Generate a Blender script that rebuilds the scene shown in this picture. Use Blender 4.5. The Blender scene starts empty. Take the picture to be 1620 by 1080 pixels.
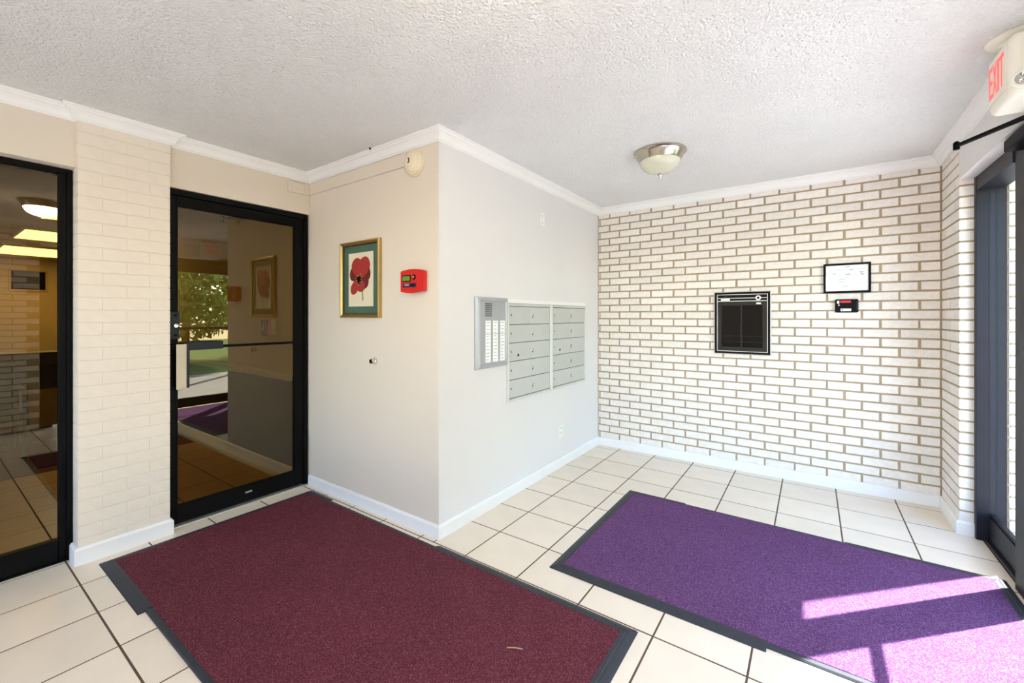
import bpy, bmesh, math, random
from mathutils import Vector, Matrix
random.seed(7)
R = math.radians
scene = bpy.context.scene
COL = scene.collection

# ------------------------------------------------------------------ camera, sky, sun, exposure
FPX, HORIZON, YAW = 672.889, 500.67, 0.6145          # focal length and horizon in pixels of the 1620x1080 frame
CAM = Vector((1.8408, -4.1749, 1.34))
cam_data = bpy.data.cameras.new('camera')
cam_data.sensor_width = 36.0
cam_data.lens = 36.0 * FPX / 1620.0
cam_data.shift_y = -(540.0 - HORIZON) / 1620.0
cam_data.clip_start = 0.02
cam = bpy.data.objects.new('camera', cam_data)
COL.objects.link(cam)
cam.location = CAM
cam.rotation_euler = (R(90), 0, YAW)
scene.camera = cam

SUN_ELEV, SUN_AZ = R(53.0), R(46.0)                   # azimuth measured from +X towards +Y
SKY_STRENGTH, SUN_STRENGTH = 1.8, 36.0
LAMP_STRENGTH, PANEL_STRENGTH = 54.0, 6.5
EXPOSURE = 0.40
world = bpy.data.worlds.new('sky')
scene.world = world
world.use_nodes = True
wn = world.node_tree
wn.nodes.clear()
wo = wn.nodes.new('ShaderNodeOutputWorld')
bg = wn.nodes.new('ShaderNodeBackground')
sk = wn.nodes.new('ShaderNodeTexSky')
sk.sky_type = 'NISHITA'
sk.sun_disc = False
sk.sun_elevation = SUN_ELEV
sk.sun_rotation = math.pi / 2 - SUN_AZ
sk.air_density = 1.0
sk.dust_density = 0.6
bg.inputs['Strength'].default_value = SKY_STRENGTH
wn.links.new(sk.outputs[0], bg.inputs['Color'])
wn.links.new(bg.outputs[0], wo.inputs['Surface'])

sun_data = bpy.data.lights.new('sun', 'SUN')
sun_data.energy = SUN_STRENGTH
sun_data.angle = R(0.6)
sun_data.color = (1.0, 0.985, 0.96)
sun = bpy.data.objects.new('sun', sun_data)
COL.objects.link(sun)
to_sun = Vector((math.cos(SUN_AZ) * math.cos(SUN_ELEV), math.sin(SUN_AZ) * math.cos(SUN_ELEV), math.sin(SUN_ELEV)))
sun.location = to_sun * 20
sun.rotation_euler = to_sun.to_track_quat('Z', 'Y').to_euler()

scene.view_settings.view_transform = 'Standard'
scene.view_settings.look = 'None'
scene.view_settings.exposure = EXPOSURE
scene.view_settings.gamma = 1.0
scene.view_settings.use_curve_mapping = False
scene.cycles.use_denoising = True
scene.cycles.max_bounces = 10
scene.cycles.diffuse_bounces = 6
scene.cycles.transparent_max_bounces = 16
scene.cycles.sample_clamp_indirect = 8.0

# ------------------------------------------------------------------ materials
def lin(c):
    return tuple((v / 255 / 12.92) if v / 255 <= 0.04045 else ((v / 255 + 0.055) / 1.055) ** 2.4 for v in c) + (1.0,)

MATS = {}
def mat(name, rgb, rough=0.6, metal=0.0, bump=None, mottle=None, vary=0.0, emit=None, spec=0.5, coat=0.0, speck=None):
    """Principled material. bump=(scale, strength, distance); mottle=(scale, amount); speck=(scale, rgb, lo, hi); vary = per-object value spread."""
    m = bpy.data.materials.new(name)
    m.use_nodes = True
    nt = m.node_tree
    b = nt.nodes['Principled BSDF']
    b.inputs['Roughness'].default_value = rough
    b.inputs['Metallic'].default_value = metal
    b.inputs['Specular IOR Level'].default_value = spec
    b.inputs['Coat Weight'].default_value = coat
    col = lin(rgb)
    b.inputs['Base Color'].default_value = col
    tc = nt.nodes.new('ShaderNodeTexCoord')
    out = None
    if mottle:
        n = nt.nodes.new('ShaderNodeTexNoise')
        n.inputs['Scale'].default_value = mottle[0]
        n.inputs['Detail'].default_value = 4
        nt.links.new(tc.outputs['Object'], n.inputs['Vector'])
        mr = nt.nodes.new('ShaderNodeMapRange')
        mr.inputs['From Min'].default_value = 0.3
        mr.inputs['From Max'].default_value = 0.7
        mr.inputs['To Min'].default_value = 1 - mottle[1]
        mr.inputs['To Max'].default_value = 1 + mottle[1]
        nt.links.new(n.outputs['Fac'], mr.inputs['Value'])
        mx = nt.nodes.new('ShaderNodeMix')
        mx.data_type = 'RGBA'
        mx.blend_type = 'MULTIPLY'
        mx.inputs['Factor'].default_value = 1.0
        mx.inputs['A'].default_value = col
        nt.links.new(mr.outputs[0], mx.inputs['B'])
        out = mx.outputs['Result']
    if speck:
        n2 = nt.nodes.new('ShaderNodeTexNoise')
        n2.inputs['Scale'].default_value = speck[0]
        n2.inputs['Detail'].default_value = 2
        nt.links.new(tc.outputs['Object'], n2.inputs['Vector'])
        mr2 = nt.nodes.new('ShaderNodeMapRange')
        mr2.inputs['From Min'].default_value = speck[2]
        mr2.inputs['From Max'].default_value = speck[3]
        nt.links.new(n2.outputs['Fac'], mr2.inputs['Value'])
        mx2 = nt.nodes.new('ShaderNodeMix')
        mx2.data_type = 'RGBA'
        if out:
            nt.links.new(out, mx2.inputs['A'])
        else:
            mx2.inputs['A'].default_value = col
        mx2.inputs['B'].default_value = lin(speck[1])
        nt.links.new(mr2.outputs[0], mx2.inputs['Factor'])
        out = mx2.outputs['Result']
    if vary:
        oi = nt.nodes.new('ShaderNodeObjectInfo')
        mr3 = nt.nodes.new('ShaderNodeMapRange')
        mr3.inputs['To Min'].default_value = 1 - vary
        mr3.inputs['To Max'].default_value = 1 + vary * 0.5
        nt.links.new(oi.outputs['Random'], mr3.inputs['Value'])
        mx3 = nt.nodes.new('ShaderNodeMix')
        mx3.data_type = 'RGBA'
        mx3.blend_type = 'MULTIPLY'
        mx3.inputs['Factor'].default_value = 1.0
        if out:
            nt.links.new(out, mx3.inputs['A'])
        else:
            mx3.inputs['A'].default_value = col
        nt.links.new(mr3.outputs[0], mx3.inputs['B'])
        out = mx3.outputs['Result']
    if out:
        nt.links.new(out, b.inputs['Base Color'])
    if bump:
        nb = nt.nodes.new('ShaderNodeTexNoise')
        nb.inputs['Scale'].default_value = bump[0]
        nb.inputs['Detail'].default_value = 3
        nt.links.new(tc.outputs['Object'], nb.inputs['Vector'])
        bp = nt.nodes.new('ShaderNodeBump')
        bp.inputs['Strength'].default_value = bump[1]
        bp.inputs['Distance'].default_value = bump[2]
        nt.links.new(nb.outputs['Fac'], bp.inputs['Height'])
        nt.links.new(bp.outputs['Normal'], b.inputs['Normal'])
    if emit:
        b.inputs['Emission Color'].default_value = lin(emit[0])
        b.inputs['Emission Strength'].default_value = emit[1]
    MATS[name] = m
    return m

def glass(name, tint, refl, gtint=(1, 1, 1), rough=0.0):
    """Architectural sheet glass: tinted straight-through transmission under a Fresnel gloss."""
    m = bpy.data.materials.new(name)
    m.use_nodes = True
    nt = m.node_tree
    nt.nodes.clear()
    o = nt.nodes.new('ShaderNodeOutputMaterial')
    tr = nt.nodes.new('ShaderNodeBsdfTransparent')
    tr.inputs['Color'].default_value = tint + (1.0,)
    gl = nt.nodes.new('ShaderNodeBsdfGlossy')
    gl.inputs['Roughness'].default_value = rough
    gl.inputs['Color'].default_value = gtint + (1.0,)
    lw = nt.nodes.new('ShaderNodeLayerWeight')
    lw.inputs['Blend'].default_value = 0.5
    pw = nt.nodes.new('ShaderNodeMath')
    pw.operation = 'POWER'
    pw.inputs[1].default_value = 5.0
    nt.links.new(lw.outputs['Facing'], pw.inputs[0])
    mr = nt.nodes.new('ShaderNodeMapRange')
    mr.inputs['To Min'].default_value = refl
    mr.inputs['To Max'].default_value = 1.0
    nt.links.new(pw.outputs[0], mr.inputs['Value'])
    mx = nt.nodes.new('ShaderNodeMixShader')
    nt.links.new(mr.outputs[0], mx.inputs[0])
    nt.links.new(tr.outputs[0], mx.inputs[1])
    nt.links.new(gl.outputs[0], mx.inputs[2])
    nt.links.new(mx.outputs[0], o.inputs['Surface'])
    MATS[name] = m
    return m

mat('ceiling_paint', (238, 238, 238), 0.9, bump=(85, 1.0, 0.018), mottle=(3, 0.02))
mat("wall_paint", (226, 223, 223), 0.75, bump=(260, 0.06, 0.002), mottle=(2, 0.012))
mat('wall_warm_tint', (222, 210, 195), 0.75, bump=(260, 0.06, 0.002), mottle=(2, 0.012))  # the wall paint again, with warm lamplight tinted into its colour
mat('trim_white', (240, 239, 238), 0.45, mottle=(6, 0.01))
mat('brick_cream', (236, 230, 224), 0.8, bump=(240, 0.35, 0.003), mottle=(38, 0.06), vary=0.07, speck=(90, (205, 185, 160), 0.66, 0.8))
mat('mortar_tan', (172, 152, 126), 0.95, bump=(300, 0.5, 0.003), mottle=(30, 0.10))
mat('brick_painted', (230, 219, 205), 0.55, bump=(120, 0.25, 0.004), mottle=(20, 0.02))
mat('floor_tile', (233, 220, 200), 0.32, mottle=(5, 0.035), vary=0.04, bump=(25, 0.05, 0.002))
mat('grout', (92, 72, 60), 0.95, mottle=(40, 0.15))
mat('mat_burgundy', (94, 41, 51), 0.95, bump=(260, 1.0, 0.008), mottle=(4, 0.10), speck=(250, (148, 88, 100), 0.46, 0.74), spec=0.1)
mat('mat_daylight_tint', (96, 58, 102), 0.95, bump=(260, 1.0, 0.008), mottle=(4, 0.08), speck=(250, (152, 116, 160), 0.46, 0.74), spec=0.1)  # bluish daylight on this mat is tinted into its colour
mat('rubber', (42, 46, 54), 0.55, mottle=(30, 0.15), bump=(90, 0.15, 0.002))
mat("black_metal", (9, 9, 10), 0.5, metal=0.0, spec=0.10, mottle=(14, 0.1))
mat('entrance_metal', (30, 31, 40), 0.45, mottle=(14, 0.08), spec=0.25)
mat('aluminium', (196, 196, 194), 0.35, metal=0.85, mottle=(20, 0.03))
mat('handle_tan', (196, 182, 160), 0.5, metal=0.2, mottle=(20, 0.03))
mat('threshold_metal', (205, 205, 203), 0.4, metal=0.7, mottle=(20, 0.05))
mat('nickel', (190, 182, 168), 0.22, metal=1.0, mottle=(12, 0.05))
mat('chrome', (220, 218, 214), 0.12, metal=1.0, mottle=(9, 0.02))
mat('dark_hole', (8, 7, 7), 0.8, mottle=(9, 0.05), spec=0.1)
mat('bowl_glass', (212, 211, 190), 0.25, mottle=(14, 0.03), coat=0.4)
mat('bowl_lit', (250, 238, 205), 0.3, mottle=(14, 0.02), emit=((255, 232, 200), LAMP_STRENGTH))
mat('mailbox_grey', (200, 202, 199), 0.4, metal=0.25, mottle=(6, 0.02), vary=0.03)
mat('mailbox_frame', (214, 215, 213), 0.35, metal=0.45, mottle=(8, 0.02))
mat('panel_silver', (178, 181, 186), 0.35, metal=0.35, mottle=(8, 0.02))
mat('paper_white', (246, 246, 248), 0.7, mottle=(20, 0.01))
mat('ink', (88, 88, 100), 0.8, mottle=(20, 0.05))
mat('ink_pale', (168, 168, 176), 0.8, mottle=(20, 0.05))
mat('gold_frame', (186, 158, 98), 0.28, metal=0.75, mottle=(16, 0.05))
mat('gold_dark', (96, 74, 38), 0.4, metal=0.6, mottle=(16, 0.05))
mat('green_mat', (72, 103, 89), 0.8, mottle=(40, 0.05))
mat('cream_paper', (236, 224, 200), 0.85, mottle=(8, 0.02))
mat('petal_red', (172, 46, 42), 0.8, mottle=(60, 0.25))
mat('petal_deep', (112, 22, 28), 0.8, mottle=(60, 0.25))
mat('stem_green', (150, 162, 138), 0.8, mottle=(50, 0.15))
mat('stamen', (222, 184, 92), 0.7, mottle=(30, 0.1))
mat('red_plastic', (206, 24, 22), 0.35, mottle=(12, 0.03))
mat('red_dull', (150, 26, 30), 0.5, mottle=(12, 0.05))
mat('lcd_green', (96, 128, 40), 0.3, mottle=(30, 0.05), emit=((96, 128, 40), 0.15))
mat('navy_label', (40, 36, 66), 0.4, mottle=(12, 0.05))
mat('black_plastic', (12, 11, 13), 0.5, mottle=(12, 0.05), spec=0.12)
mat('charcoal_frame', (40, 37, 36), 0.5, mottle=(16, 0.08), spec=0.2)
mat('silver_line', (196, 192, 186), 0.35, metal=0.5, mottle=(12, 0.03))
mat('led_red', (176, 18, 34), 0.4, mottle=(12, 0.03), emit=((200, 10, 30), 0.3))
mat('cream_plastic', (226, 214, 186), 0.45, mottle=(10, 0.03))
mat('white_plastic', (236, 236, 232), 0.4, mottle=(10, 0.02))
mat('sign_body', (236, 232, 220), 0.4, mottle=(8, 0.02))
mat('exit_red', (240, 96, 92), 0.4, mottle=(10, 0.02), emit=((255, 90, 90), 0.55))
mat('hall_upper', (214, 196, 160), 0.8, mottle=(3, 0.02))
mat('hall_brown', (62, 43, 30), 0.6, mottle=(4, 0.05))
mat('hall_tile', (206, 180, 134), 0.4, mottle=(5, 0.04), vary=0.04)
mat('hall_carpet', (86, 68, 52), 0.95, bump=(300, 0.6, 0.005), mottle=(20, 0.1))
mat('hall_ceiling', (200, 190, 172), 0.9, bump=(170, 0.4, 0.005), mottle=(3, 0.02))
mat('panel_light', (255, 244, 214), 0.5, mottle=(3, 0.01), emit=((255, 236, 190), PANEL_STRENGTH))
mat('dark_wood', (54, 36, 24), 0.4, mottle=(12, 0.12))
mat('tan_wood', (196, 166, 104), 0.45, mottle=(7, 0.06))
mat('chair_black', (14, 14, 15), 0.5, mottle=(16, 0.1), spec=0.15)
mat('twig', (186, 160, 120), 0.9, mottle=(80, 0.1))
mat('pavement', (158, 154, 150), 0.9, bump=(60, 0.3, 0.004), mottle=(2, 0.06))
mat('grass', (96, 122, 52), 0.95, bump=(70, 0.8, 0.03), mottle=(6, 0.25))
mat('leaf_green', (150, 170, 66), 0.6, mottle=(1.2, 0.35))
mat('bark', (92, 76, 60), 0.9, bump=(30, 0.6, 0.01), mottle=(14, 0.2))
glass('bronze_glass', (0.42, 0.31, 0.105), 0.085, (1.0, 0.90, 0.68))
glass('clear_glass', (0.93, 0.95, 0.94), 0.08)
glass('picture_glass', (0.97, 0.98, 0.97), 0.05)
glass('smoked_glass', (0.10, 0.095, 0.09), 0.025)

# ------------------------------------------------------------------ object helpers
def wloc(o):
    v = Vector((0, 0, 0))
    while o is not None:
        v += o.location
        o = o.parent
    return v

def link(o, parent=None):
    COL.objects.link(o)
    if parent is not None:
        o.parent = parent
    return o

def finish(name, bm, material, parent=None, smooth=False, base=False):
    """World-space bmesh -> one mesh object whose origin sits at its own centre (or base)."""
    bmesh.ops.recalc_face_normals(bm, faces=bm.faces)
    lo = Vector((min(v.co[i] for v in bm.verts) for i in range(3)))
    hi = Vector((max(v.co[i] for v in bm.verts) for i in range(3)))
    c = (lo + hi) / 2
    if base:
        c.z = lo.z
    for v in bm.verts:
        v.co -= c
    me = bpy.data.meshes.new(name)
    bm.to_mesh(me)
    bm.free()
    mats = material if isinstance(material, (list, tuple)) else [material]
    for m in mats:
        me.materials.append(MATS[m])
    if smooth:
        for p in me.polygons:
            p.use_smooth = True
        me.set_sharp_from_angle(angle=R(40))
    o = bpy.data.objects.new(name, me)
    link(o, parent)
    o.location = c - (wloc(parent) if parent is not None else Vector((0, 0, 0)))
    return o

def tag(o, label=None, cat=None, group=None, kind=None):
    if label: o['label'] = label
    if cat: o['category'] = cat
    if group: o['group'] = group
    if kind: o['kind'] = kind
    return o

def thing(name, label, cat, loc, group=None, kind=None):
    o = bpy.data.objects.new(name, None)
    o.empty_display_size = 0.05
    link(o)
    o.location = loc
    return tag(o, label, cat, group, kind)

# plane maps: (a, b, n) -> world, n points into the room
def faceY(y0):  return lambda a, b, n: Vector((a, y0 - n, b))          # wall facing -Y: a = X
def faceXp(x0): return lambda a, b, n: Vector((x0 + n, a, b))          # wall facing +X: a = Y
def faceXn(x0): return lambda a, b, n: Vector((x0 - n, a, b))          # wall facing -X: a = Y
def faceDn(z0): return lambda a, b, n: Vector((a, b, z0 - n))          # ceiling: a = X, b = Y
def faceUp(z0): return lambda a, b, n: Vector((a, b, z0 + n))
W = lambda a, b, n: Vector((a, b, n))

def box(bm, m, a0, a1, b0, b1, n0, n1, bev=0.0, seg=2):
    vs = [bm.verts.new(m(a, b, n)) for n in (n0, n1) for b in (b0, b1) for a in (a0, a1)]
    q = [(0, 1, 3, 2), (4, 5, 7, 6), (0, 1, 5, 4), (2, 3, 7, 6), (0, 2, 6, 4), (1, 3, 7, 5)]
    fs = [bm.faces.new([vs[i] for i in f]) for f in q]
    if bev:
        bmesh.ops.recalc_face_normals(bm, faces=fs)
        es = {e for f in fs for e in f.edges}
        bmesh.ops.bevel(bm, geom=list(es), offset=bev, segments=seg, profile=0.5, affect='EDGES')

def pad(bm, m, a0, a1, b0, b1, n0, n1, ch, ca=None):
    """A slab whose front edges are chamfered by ch (ca on the two ends)."""
    ca = ch if ca is None else ca
    r0 = [bm.verts.new(m(a, b, n0)) for a, b in ((a0, b0), (a1, b0), (a1, b1), (a0, b1))]
    r1 = [bm.verts.new(m(a, b, n1 - ch)) for a, b in ((a0, b0), (a1, b0), (a1, b1), (a0, b1))]
    r2 = [bm.verts.new(m(a, b, n1)) for a, b in ((a0 + ca, b0 + ch), (a1 - ca, b0 + ch), (a1 - ca, b1 - ch), (a0 + ca, b1 - ch))]
    for x, y in ((r0, r1), (r1, r2)):
        for i in range(4):
            bm.faces.new((x[i], x[(i + 1) % 4], y[(i + 1) % 4], y[i]))
    bm.faces.new(r2)
    bm.faces.new(r0)

def ring(bm, m, a0, a1, b0, b1, prof):
    """Mitred rectangular frame; prof = [(inset, n), ...] closed profile."""
    loops = []
    for i, n in prof:
        loops.append([bm.verts.new(m(a, b, n)) for a, b in ((a0 + i, b0 + i), (a1 - i, b0 + i), (a1 - i, b1 - i), (a0 + i, b1 - i))])
    k = len(loops)
    for j in range(k):
        x, y = loops[j], loops[(j + 1) % k]
        for i in range(4):
            bm.faces.new((x[i], x[(i + 1) % 4], y[(i + 1) % 4], y[i]))

def lathe(bm, m, a, b, prof, seg=32):
    """Revolve prof [(r, n), ...] about the plane normal through (a, b)."""
    rows = []
    for r, n in prof:
        if r < 1e-6:
            rows.append([bm.verts.new(m(a, b, n))])
        else:
            rows.append([bm.verts.new(m(a + r * math.cos(t), b + r * math.sin(t), n)) for t in (2 * math.pi * k / seg for k in range(seg))])
    for x, y in zip(rows, rows[1:]):
        for i in range(seg):
            j = (i + 1) % seg
            if len(x) == 1 and len(y) == 1: continue
            if len(x) == 1: bm.faces.new((x[0], y[i], y[j]))
            elif len(y) == 1: bm.faces.new((x[i], x[j], y[0]))
            else: bm.faces.new((x[i], x[j], y[j], y[i]))

def prism(bm, m, pts, n0, n1):
    A = [bm.verts.new(m(a, b, n0)) for a, b in pts]
    B = [bm.verts.new(m(a, b, n1)) for a, b in pts]
    k = len(pts)
    for i in range(k):
        bm.faces.new((A[i], A[(i + 1) % k], B[(i + 1) % k], B[i]))
    bm.faces.new(A)
    bm.faces.new(B)

def tube(bm, p, q, r, seg=10, r2=None):
    p, q = Vector(p), Vector(q)
    d = (q - p).normalized()
    u = d.orthogonal().normalized()
    w = d.cross(u)
    r2 = r if r2 is None else r2
    A = [bm.verts.new(p + (u * math.cos(t) + w * math.sin(t)) * r) for t in (2 * math.pi * k / seg for k in range(seg))]
    B = [bm.verts.new(q + (u * math.cos(t) + w * math.sin(t)) * r2) for t in (2 * math.pi * k / seg for k in range(seg))]
    for i in range(seg):
        bm.faces.new((A[i], A[(i + 1) % seg], B[(i + 1) % seg], B[i]))
    bm.faces.new(A)
    bm.faces.new(B)

def path_tube(bm, pts, r, seg=10):
    pts = [Vector(p) for p in pts]
    rows = []
    ref = None
    for i, p in enumerate(pts):
        d = (pts[min(i + 1, len(pts) - 1)] - pts[max(i - 1, 0)]).normalized()
        if ref is None:
            ref = d.orthogonal().normalized()
        u = (ref - d * ref.dot(d)).normalized()
        ref = u
        w = d.cross(u)
        rows.append([bm.verts.new(p + (u * math.cos(t) + w * math.sin(t)) * r) for t in (2 * math.pi * k / seg for k in range(seg))])
    for x, y in zip(rows, rows[1:]):
        for i in range(seg):
            bm.faces.new((x[i], x[(i + 1) % seg], y[(i + 1) % seg], y[i]))
    bm.faces.new(rows[0])
    bm.faces.new(rows[-1])

def boxes(name, m, lst, material, parent=None, bev=0.0, smooth=False, base=False):
    bm = bmesh.new()
    for a in lst:
        box(bm, m, *a, bev=bev)
    return finish(name, bm, material, parent, smooth, base)

def sweep(name, path, prof, material, parent=None, i0=None, i1=None):
    """Sweep prof [(d, z)] along plan path; d goes to the right of travel; mitred corners."""
    n = len(path)
    segs = [(Vector(path[i + 1]) - Vector(path[i])).normalized() for i in range(n - 1)]
    nor = [Vector((s.y, -s.x)) for s in segs]
    rows = []
    for i in range(n):
        a = nor[max(i - 1, 0)]
        b = nor[min(i, n - 2)]
        mit = (a + b) / (1 + a.dot(b))
        rows.append([(path[i][0] + mit.x * d, path[i][1] + mit.y * d, z) for d, z in prof])
    i0 = 0 if i0 is None else i0
    i1 = n - 1 if i1 is None else i1
    bm = bmesh.new()
    vr = [[bm.verts.new(p) for p in rows[i]] for i in range(i0, i1 + 1)]
    k = len(prof)
    for x, y in zip(vr, vr[1:]):
        for j in range(k):
            bm.faces.new((x[j], x[(j + 1) % k], y[(j + 1) % k], y[j]))
    bm.faces.new(vr[0])
    bm.faces.new(vr[-1])
    return finish(name, bm, material, parent)

def project(x, y, z):
    d0, d1 = x - CAM.x, y - CAM.y
    zz = -d0 * math.sin(YAW) + d1 * math.cos(YAW)
    xx = d0 * math.cos(YAW) + d1 * math.sin(YAW)
    if zz < 0.05: return None
    return 810 + FPX * xx / zz, HORIZON + FPX * (CAM.z - z) / zz

_cache = {}
def pad_mesh(key, w, h, d, ch, material, ca=None):
    """Shared slab mesh centred on the origin: face towards -Y for bricks ('y'), -X ('xn'), +X ('xp'), up for tiles ('z')."""
    k = (key, round(w, 4), round(h, 4), round(d, 4), material)
    if k not in _cache:
        bm = bmesh.new()
        mp = {'y': lambda a, b, n: Vector((a, -n, b)), 'xn': lambda a, b, n: Vector((-n, a, b)), 'xp': lambda a, b, n: Vector((n, a, b)), 'z': lambda a, b, n: Vector((a, b, n))}[key]
        pad(bm, mp, -w / 2, w / 2, -h / 2, h / 2, -d, 0, ch, ca)
        bmesh.ops.recalc_face_normals(bm, faces=bm.faces)
        me = bpy.data.meshes.new('piece')
        bm.to_mesh(me)
        bm.free()
        me.materials.append(MATS[material])
        _cache[k] = me
    return _cache[k]

def piece(name, me, loc, parent, rot=None):
    o = bpy.data.objects.new(name, me)
    link(o, parent)
    o.location = Vector(loc) - wloc(parent)
    if rot: o.rotation_euler = rot
    return o

def join_pads(name, items, key, d, ch, material, parent):
    """items: (w, h, loc) -> one joined mesh."""
    bm = bmesh.new()
    for w, h, loc in items:
        L = Vector(loc)
        mp = {'y': lambda a, b, n: L + Vector((a, -n, b)), 'z': lambda a, b, n: L + Vector((a, b, n))}[key]
        pad(bm, mp, -w / 2, w / 2, -h / 2, h / 2, -d, 0, ch)
    return finish(name, bm, material, parent)

# ------------------------------------------------------------------ main dimensions (metres)
CEIL = 2.465
XL = -1.432          # wall with the black glass doors
XP = -1.395          # face of the painted brick pilaster
L = -2.333           # wall with the flower print (faces -Y)
XR = 2.583           # brick return and entrance header
YJ = -0.43           # end of the brick return
YS = -6.2            # wall behind the camera
XH = -10.5           # end wall of the hall
HALL_Y = -2.40       # right wall of the hall
CROWN_Z = 2.396
DOOR_TOP = 2.147

# ------------------------------------------------------------------ floor
floor = boxes('floor', W, [(-1.56, 2.78, YS, 0.02, -0.12, -0.0012)], 'grout')
tag(floor, 'cream square ceramic floor tiles with brown grout across the lobby', 'floor', kind='structure')
tx = [-1.56, -1.485, -1.145, -0.806, -0.465, -0.11, 0.25, 0.60, 0.949, 1.295, 1.643, 1.99, 2.335, 2.68, 2.78]
ty = [0.0, -0.092] + [-0.418 - 0.3263 * j for j in range(18)]
ty = [y for y in ty if y > YS] + [YS]
G = 0.0038
for i in range(len(tx) - 1):
    for j in range(len(ty) - 1):
        x0, x1, y1, y0 = tx[i], tx[i + 1], ty[j], ty[j + 1]
        spans = []
        if y0 >= L - 1e-6:
            spans.append((max(x0, 0.0), x1, y0, y1))
        elif y1 <= L + 1e-6:
            spans.append((x0, x1, y0, y1))
        else:
            spans.append((max(x0, 0.0), x1, y0, y1))
            if x0 < 0: spans.append((x0, min(x1, 0.0), y0, L))
        for a0, a1, b0, b1 in spans:
            if a1 - a0 < 0.02 or b1 - b0 < 0.02: continue
            w, h = a1 - a0 - 2 * G, b1 - b0 - 2 * G
            me = pad_mesh('z', w, h, 0.008, 0.0012, 'floor_tile')
            piece('tile', me, ((a0 + a1) / 2, (b0 + b1) / 2, random.uniform(-0.0004, 0.0003)), floor)

# ------------------------------------------------------------------ ceiling
ceiling = boxes('ceiling', W, [(-1.56, 3.0, YS - 0.1, 0.3, CEIL, CEIL + 0.15)], 'ceiling_paint')
tag(ceiling, 'off-white textured popcorn ceiling of the lobby', 'ceiling', kind='structure')

# ------------------------------------------------------------------ brick back wall
JZ0, CP = 0.144, 0.0691       # a bed joint height and the course pitch
JT, HT = 0.012, 0.0135         # joint thicknesses: bed, head
wall_back = boxes('wall_back', W, [(-0.15, 3.0, 0.007, 0.3, -0.1, CEIL)], 'mortar_tan')
tag(wall_back, 'cream running-bond brick wall with tan mortar joints at the back', 'wall', kind='structure')
items = []
for k in range(-2, 34):
    z0 = JZ0 + k * CP
    z1 = min(z0 + CP, CEIL)
    if z1 <= 0.02: continue
    off = 0.022 if (k % 2) == 1 else 0.129
    edges = [0.0] + [off + 0.2128 * q for q in range(14) if 0.012 < off + 0.2128 * q < XR - 0.03] + [XR]
    for a0, a1 in zip(edges, edges[1:]):
        w, h = a1 - a0 - HT, z1 - z0 - JT
        if w < 0.006 or h < 0.01: continue
        loc = ((a0 + a1) / 2, 0.0, (z0 + z1) / 2)
        p0, p1 = project(a0, 0, z0), project(a1, 0, z1)
        vis = z1 > 0.09 and z0 < CROWN_Z
        area = abs(p1[0] - p0[0]) * abs(p1[1] - p0[1]) * (1 if vis else 0)
        items.append((area, w, h, loc))
items.sort(key=lambda t: -t[0])
for area, w, h, loc in items[:300]:
    w2 = round(w, 3)
    me = pad_mesh('y', w2 - random.choice((0, 0.001, 0.002)), round(h, 3), 0.03, 0.002, 'brick_cream')
    l2 = (loc[0] + random.uniform(-0.0015, 0.0015), loc[1] + random.uniform(-0.0012, 0.0012), loc[2] + random.uniform(-0.0008, 0.0008))
    piece('brick', me, l2, wall_back, (0, R(random.uniform(-0.25, 0.25)), R(random.uniform(-0.15, 0.15))))
rest = join_pads('brick_field', [(w, h, (l[0] + random.uniform(-0.0015, 0.0015), random.uniform(-0.001, 0.001), l[2])) for a, w, h, l in items[300:]], 'y', 0.03, 0.002, 'brick_cream', wall_back)
rest['kind'] = 'stuff'

# brick return beside the entrance, its end showing as the jamb
wall_right = boxes('wall_right', W, [(XR + 0.006, 2.95, YJ + 0.006, 0.007, -0.1, CEIL), (XR + 0.006, 2.95, 0.007, 6.0, -0.1, 2.9)], 'mortar_tan')
tag(wall_right, 'short cream brick return wall beside the black entrance frame', 'wall', kind='structure')
for k in range(-2, 34):
    z0 = JZ0 + k * CP
    z1 = min(z0 + CP, CEIL)
    if z1 <= 0.02: continue
    edges = [0.0, -0.118, -0.331, YJ] if k % 2 else [0.0, -0.224, YJ]
    for a1, a0 in zip(edges, edges[1:]):
        e0 = 0.0 if a0 == YJ else HT / 2
        w, h = a1 - a0 - HT / 2 - e0, z1 - z0 - JT
        if h < 0.01: continue
        me = pad_mesh('xn', round(w, 3), round(h, 3), 0.068, 0.002, 'brick_cream')
        piece('brick', me, (XR + random.uniform(-0.001, 0.001), (a0 + e0 + a1 - HT / 2) / 2, (z0 + z1) / 2), wall_right)

# brick wing wall outside, seen through the sidelight
wing = boxes('wall_outer_wing', W, [(2.955, 3.092, -0.444, -0.1, -0.1, 2.9), (2.78, 2.955, -0.444, YJ + 0.004, -0.1, 2.9)], 'mortar_tan')
tag(wing, 'pale brick wing wall outside, seen through the narrow entrance sidelight', 'wall', kind='structure')
for k in range(-2, 40):
    z0 = JZ0 + k * CP
    if z0 < -0.1: continue
    edges = [2.78, 2.89, 3.10] if k % 2 else [2.78, 2.99, 3.10]
    for a0, a1 in zip(edges, edges[1:]):
        me = pad_mesh('y', round(a1 - a0 - 0.011, 3), round(CP - JT, 3), 0.03, 0.002, 'brick_cream')
        piece('brick', me, ((a0 + a1) / 2, -0.45, z0 + CP / 2), wing)

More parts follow.
